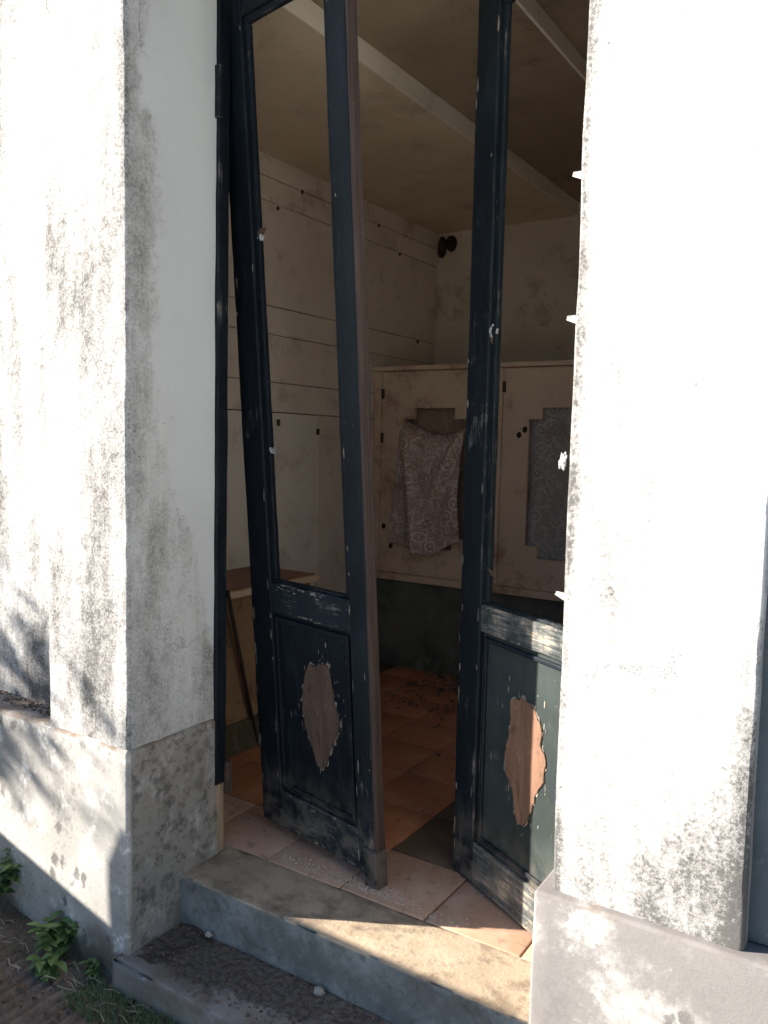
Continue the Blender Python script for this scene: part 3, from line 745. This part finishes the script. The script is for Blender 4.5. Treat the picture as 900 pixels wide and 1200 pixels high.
for _ in range(500):
    x = random.uniform(-1.89, -.8); y = random.uniform(1.57, 1.79); s = random.uniform(.0015, .005); sp.append((x, y, -.163 + s * .2 + .012 * math.exp(-((x + 1.8) / .18) ** 2), s))
scatter('step_grit', sp, M['rubble'], 'fine brown grit strewn over the lower step', 'grit')
o = link('pebble', lump_mesh('pebble', .012, .010, .008, 4, 2, .55), M['stone']); o.location = (-1.757, 1.776, -.146)
tag(o, 'small pale pebble near the left jamb on the lower step', 'pebble', 'pebbles on the lower step')
o = link('pebble', lump_mesh('pebble', .018, .014, .012, 9, 2, .55), M['stone']); o.location = (-1.320, 1.772, -.155)
tag(o, 'larger pale pebble against the middle of the step riser', 'pebble', 'pebbles on the lower step')

# weeds
def leaf_geo(V, F, base, d, up, L, Wd, curl_=.3, seg=5):
    d = d.normalized(); s = d.cross(up).normalized(); nrm = s.cross(d)
    k = len(V)
    for i in range(seg + 1):
        t = i / seg; wv = Wd * math.sin(math.pi * min(1, t * .92 + .06)) ** .8 * (1.15 - .35 * t)
        c = base + d * L * t + nrm * (-(curl_) * L * t * t)
        V += [c - s * wv + nrm * wv * .35, c, c + s * wv + nrm * wv * .35]
    for i in range(seg):
        a = k + i * 3; F += [(a, a + 1, a + 4, a + 3), (a + 1, a + 2, a + 5, a + 4)]
def weed(loc, n, hgt, L, label, seed):
    rs = random.Random(seed)
    root = empty('weed', loc); root.matrix_world = Matrix.Translation(loc)
    tag(root, label, 'weed', 'weeds at the foot of the plinth')
    stems = 4
    for s in range(stems):
        a = rs.uniform(0, 6.28); top = Vector((math.cos(a) * hgt * .45, math.sin(a) * hgt * .35 - .02, hgt * rs.uniform(.6, 1)))
        tube('stem', [(0, 0, -.01), top * .5 + Vector((0, 0, .01)), top], [.0025, .002, .0012], M['leaf'], root, 5)
        V = []; F = []
        for i in range(n // stems):
            t = rs.uniform(.35, 1); p = top * t; aa = rs.uniform(0, 6.28)
            dv = Vector((math.cos(aa), math.sin(aa) - .35, rs.uniform(-.1, .6)))
            leaf_geo(V, F, p, dv, Vector((0, 0, 1)), L * rs.uniform(.6, 1.15), L * .27 * rs.uniform(.8, 1.2), rs.uniform(.1, .5))
        py('leaf_spray', V, F, M['leaf'], root, True)
weed((-2.16, 1.545, -.25), 64, .14, .048, 'broad leaved green weed growing against the sunlit plinth', 3)
weed((-2.13, 1.49, -.26), 28, .07, .058, 'low broad leaved weed just in front of the taller one', 5)
weed((-2.50, 1.53, -.19), 60, .2, .048, 'green weed cut off by the left edge of the picture', 8)
weed((-2.02, 1.555, -.26), 24, .06, .028, 'tiny weed between the plinth corner and the grass', 12)
def blades(name, n, box, hgt, label, seed, mat='grass', flat=False):
    rs = random.Random(seed); V = []; F = []
    for _ in range(n):
        x = rs.uniform(box[0], box[1]); y = rs.uniform(box[2], box[3]); z = gz(x, y) - .004
        a = rs.uniform(0, 6.28); h_ = hgt * rs.uniform(.4, 1.1); wd = rs.uniform(.0011, .0024)
        lean = Vector((math.cos(a), math.sin(a), 0)) * h_ * rs.uniform(.2, .9)
        sd_ = Vector((-math.sin(a), math.cos(a), 0)) * wd; k = len(V); b = Vector((x, y, z))
        for t in (0, .5, 1):
            c = b + lean * t * t + Vector((0, 0, h_ * (t - .25 * t * t)))
            V += [c - sd_ * (1.05 - t), c + sd_ * (1.05 - t)]
        F += [(k, k + 1, k + 3, k + 2), (k + 2, k + 3, k + 5, k + 4)]
    return tag(py(name, V, F, M[mat], None, True), label, 'grass', kind='stuff')
blades('grass', 1500, (-2.02, -1.5, 1.42, 1.548), .045, 'short green grass along the lower step', 2)
blades('grass', 260, (-2.75, -2.0, 1.44, 1.575), .04, 'sparse grass along the foot of the left plinth', 4)
blades('grass', 1200, (-1.6, .3, 1.25, 1.545), .04, 'short grass in front of the lower step', 6)
rs = random.Random(21); V = []; F = []
for _ in range(150):
    x = rs.uniform(-2.7, -1.55); y = rs.uniform(1.36, 1.55)
    if rs.random() < .3: y = rs.uniform(1.2, 1.4)
    a = rs.uniform(0, 6.28); leaf_geo(V, F, Vector((x, y, gz(x, y) + rs.uniform(.003, .012))), Vector((math.cos(a), math.sin(a), rs.uniform(-.1, .25))), Vector((rs.gauss(0, .4), rs.gauss(0, .4), 1)), rs.uniform(.012, .035), rs.uniform(.004, .009), rs.uniform(-.3, .4))
tag(py('leaf_litter', V, F, M['litter'], None, True), 'small dead brown leaves scattered among weeds and soil', 'dead leaves', kind='stuff')
sp = []
for _ in range(500):
    x = rs.uniform(-2.7, -1.5); y = rs.uniform(1.25, 1.56); q = rs.uniform(.002, .007); sp.append((x, y, gz(x, y) + q * .2, q))
scatter('ground_grit', sp, M['rubble'], 'loose grit and clods on the soil by the plinth', 'grit')
# straws
rs = random.Random(5)
V = []; F = []
def straw(p, q, rad):
    d = (q - p); a = d.cross(Vector((0, 0, 1))).normalized() * rad; b = Vector((0, 0, rad)); k = len(V)
    mid = (p + q) / 2 + Vector((rs.gauss(0, .006), rs.gauss(0, .006), rs.uniform(.002, .012)))
    for c in (p, mid, q): V.extend([c + a, c + b, c - a, c - b])
    for s in (0, 4):
        for i in range(4): F.append((k + s + i, k + s + (i + 1) % 4, k + s + 4 + (i + 1) % 4, k + s + 4 + i))
for _ in range(70):
    x = rs.uniform(-2.6, -1.6); y = rs.uniform(1.43, 1.56) if x > -2.2 else rs.uniform(1.40, 1.56)
    a = rs.uniform(-.6, .9); L = rs.uniform(.03, .11)
    p = Vector((x, y, gz(x, y) + .006)); q = p + Vector((math.cos(a) * L, math.sin(a) * L * .6, 0)); q.z = gz(q.x, q.y) + rs.uniform(.004, .016)
    if q.y < 1.545: straw(p, q, rs.uniform(.0010, .002))
tag(py('dry_straw', V, F, M['straw'], None), 'dry straws and twigs lying among the weeds', 'straw', kind='stuff')
# dead leaves and moss on the left ledge
sp = [(random.uniform(-2.9, -2.29), random.uniform(1.63, 1.70), .474, random.uniform(.002, .007)) for _ in range(320)]
scatter('ledge_litter', sp, M['soil'], 'dark leaf litter on the plinth ledge at the left edge', 'litter')

# ------------------------------------------------------------------ out of frame left: wall added to shade the ground, tree behind the leaf shadows
tn = math.tan(EL)
yo = .7; t = (1.59 - yo) / SY; ox, oz = SX * t, tn * t
prof = [(-6.5, 1.0), (-2.564, .041), (-1.967, -.105), (-1.966, .10), (-1.90, .215), (-1.35, .205), (-.70, .19)]  # top outline of the added wall, traced back from the shadow wanted
top = [(x - ox, z + oz) for x, z in prof]
pts = top + [(top[-1][0], -.5), (top[0][0], -.5)]
o = prism('shade_wall', pts, yo - .2, yo, M['plinth'])
tag(o, 'unseen weathered wall left of the doorway, stepped sloping top shaped to cast shade', 'wall')
sh = empty('tree', (-6.42, -.52, -.26)); sh.matrix_world = Matrix.Translation((-6.42, -.52, -.26))
tag(sh, 'small leafy tree standing well left of the mausoleum', 'tree')
tube('trunk', [(-.95, -.1, -.1), (-.92, -.1, .8), (-.86, -.06, 1.7), (-.7, -.02, 2.5), (-.25, 0, 2.95)], [.05, .042, .034, .022, .008], M['bark'], sh)
rs = random.Random(11); V = []; F = []
for _ in range(170):
    p = Vector((rs.gauss(-.06, .09), rs.gauss(0, .045), rs.uniform(2.56, 3.10)))
    if p.z < 2.75: p.x -= .10
    dv = Vector((rs.gauss(0, 1), rs.gauss(0, 1), rs.gauss(0, .6)))
    leaf_geo(V, F, p, dv, Vector((rs.gauss(0, .3), rs.gauss(0, .3), 1)), rs.uniform(.06, .11), rs.uniform(.018, .030))
for _ in range(700):
    p = Vector((rs.gauss(-.95, .22), rs.gauss(-.15, .20), rs.gauss(3.0, .25)))
    if p.z < 2.95 or p.x > -.75: continue
    dv = Vector((rs.gauss(0, 1), rs.gauss(0, 1), rs.gauss(0, .6)))
    leaf_geo(V, F, p, dv, Vector((rs.gauss(0, .3), rs.gauss(0, .3), 1)), rs.uniform(.06, .11), rs.uniform(.018, .030))
py('crown', V, F, M['shrub'], sh, True)
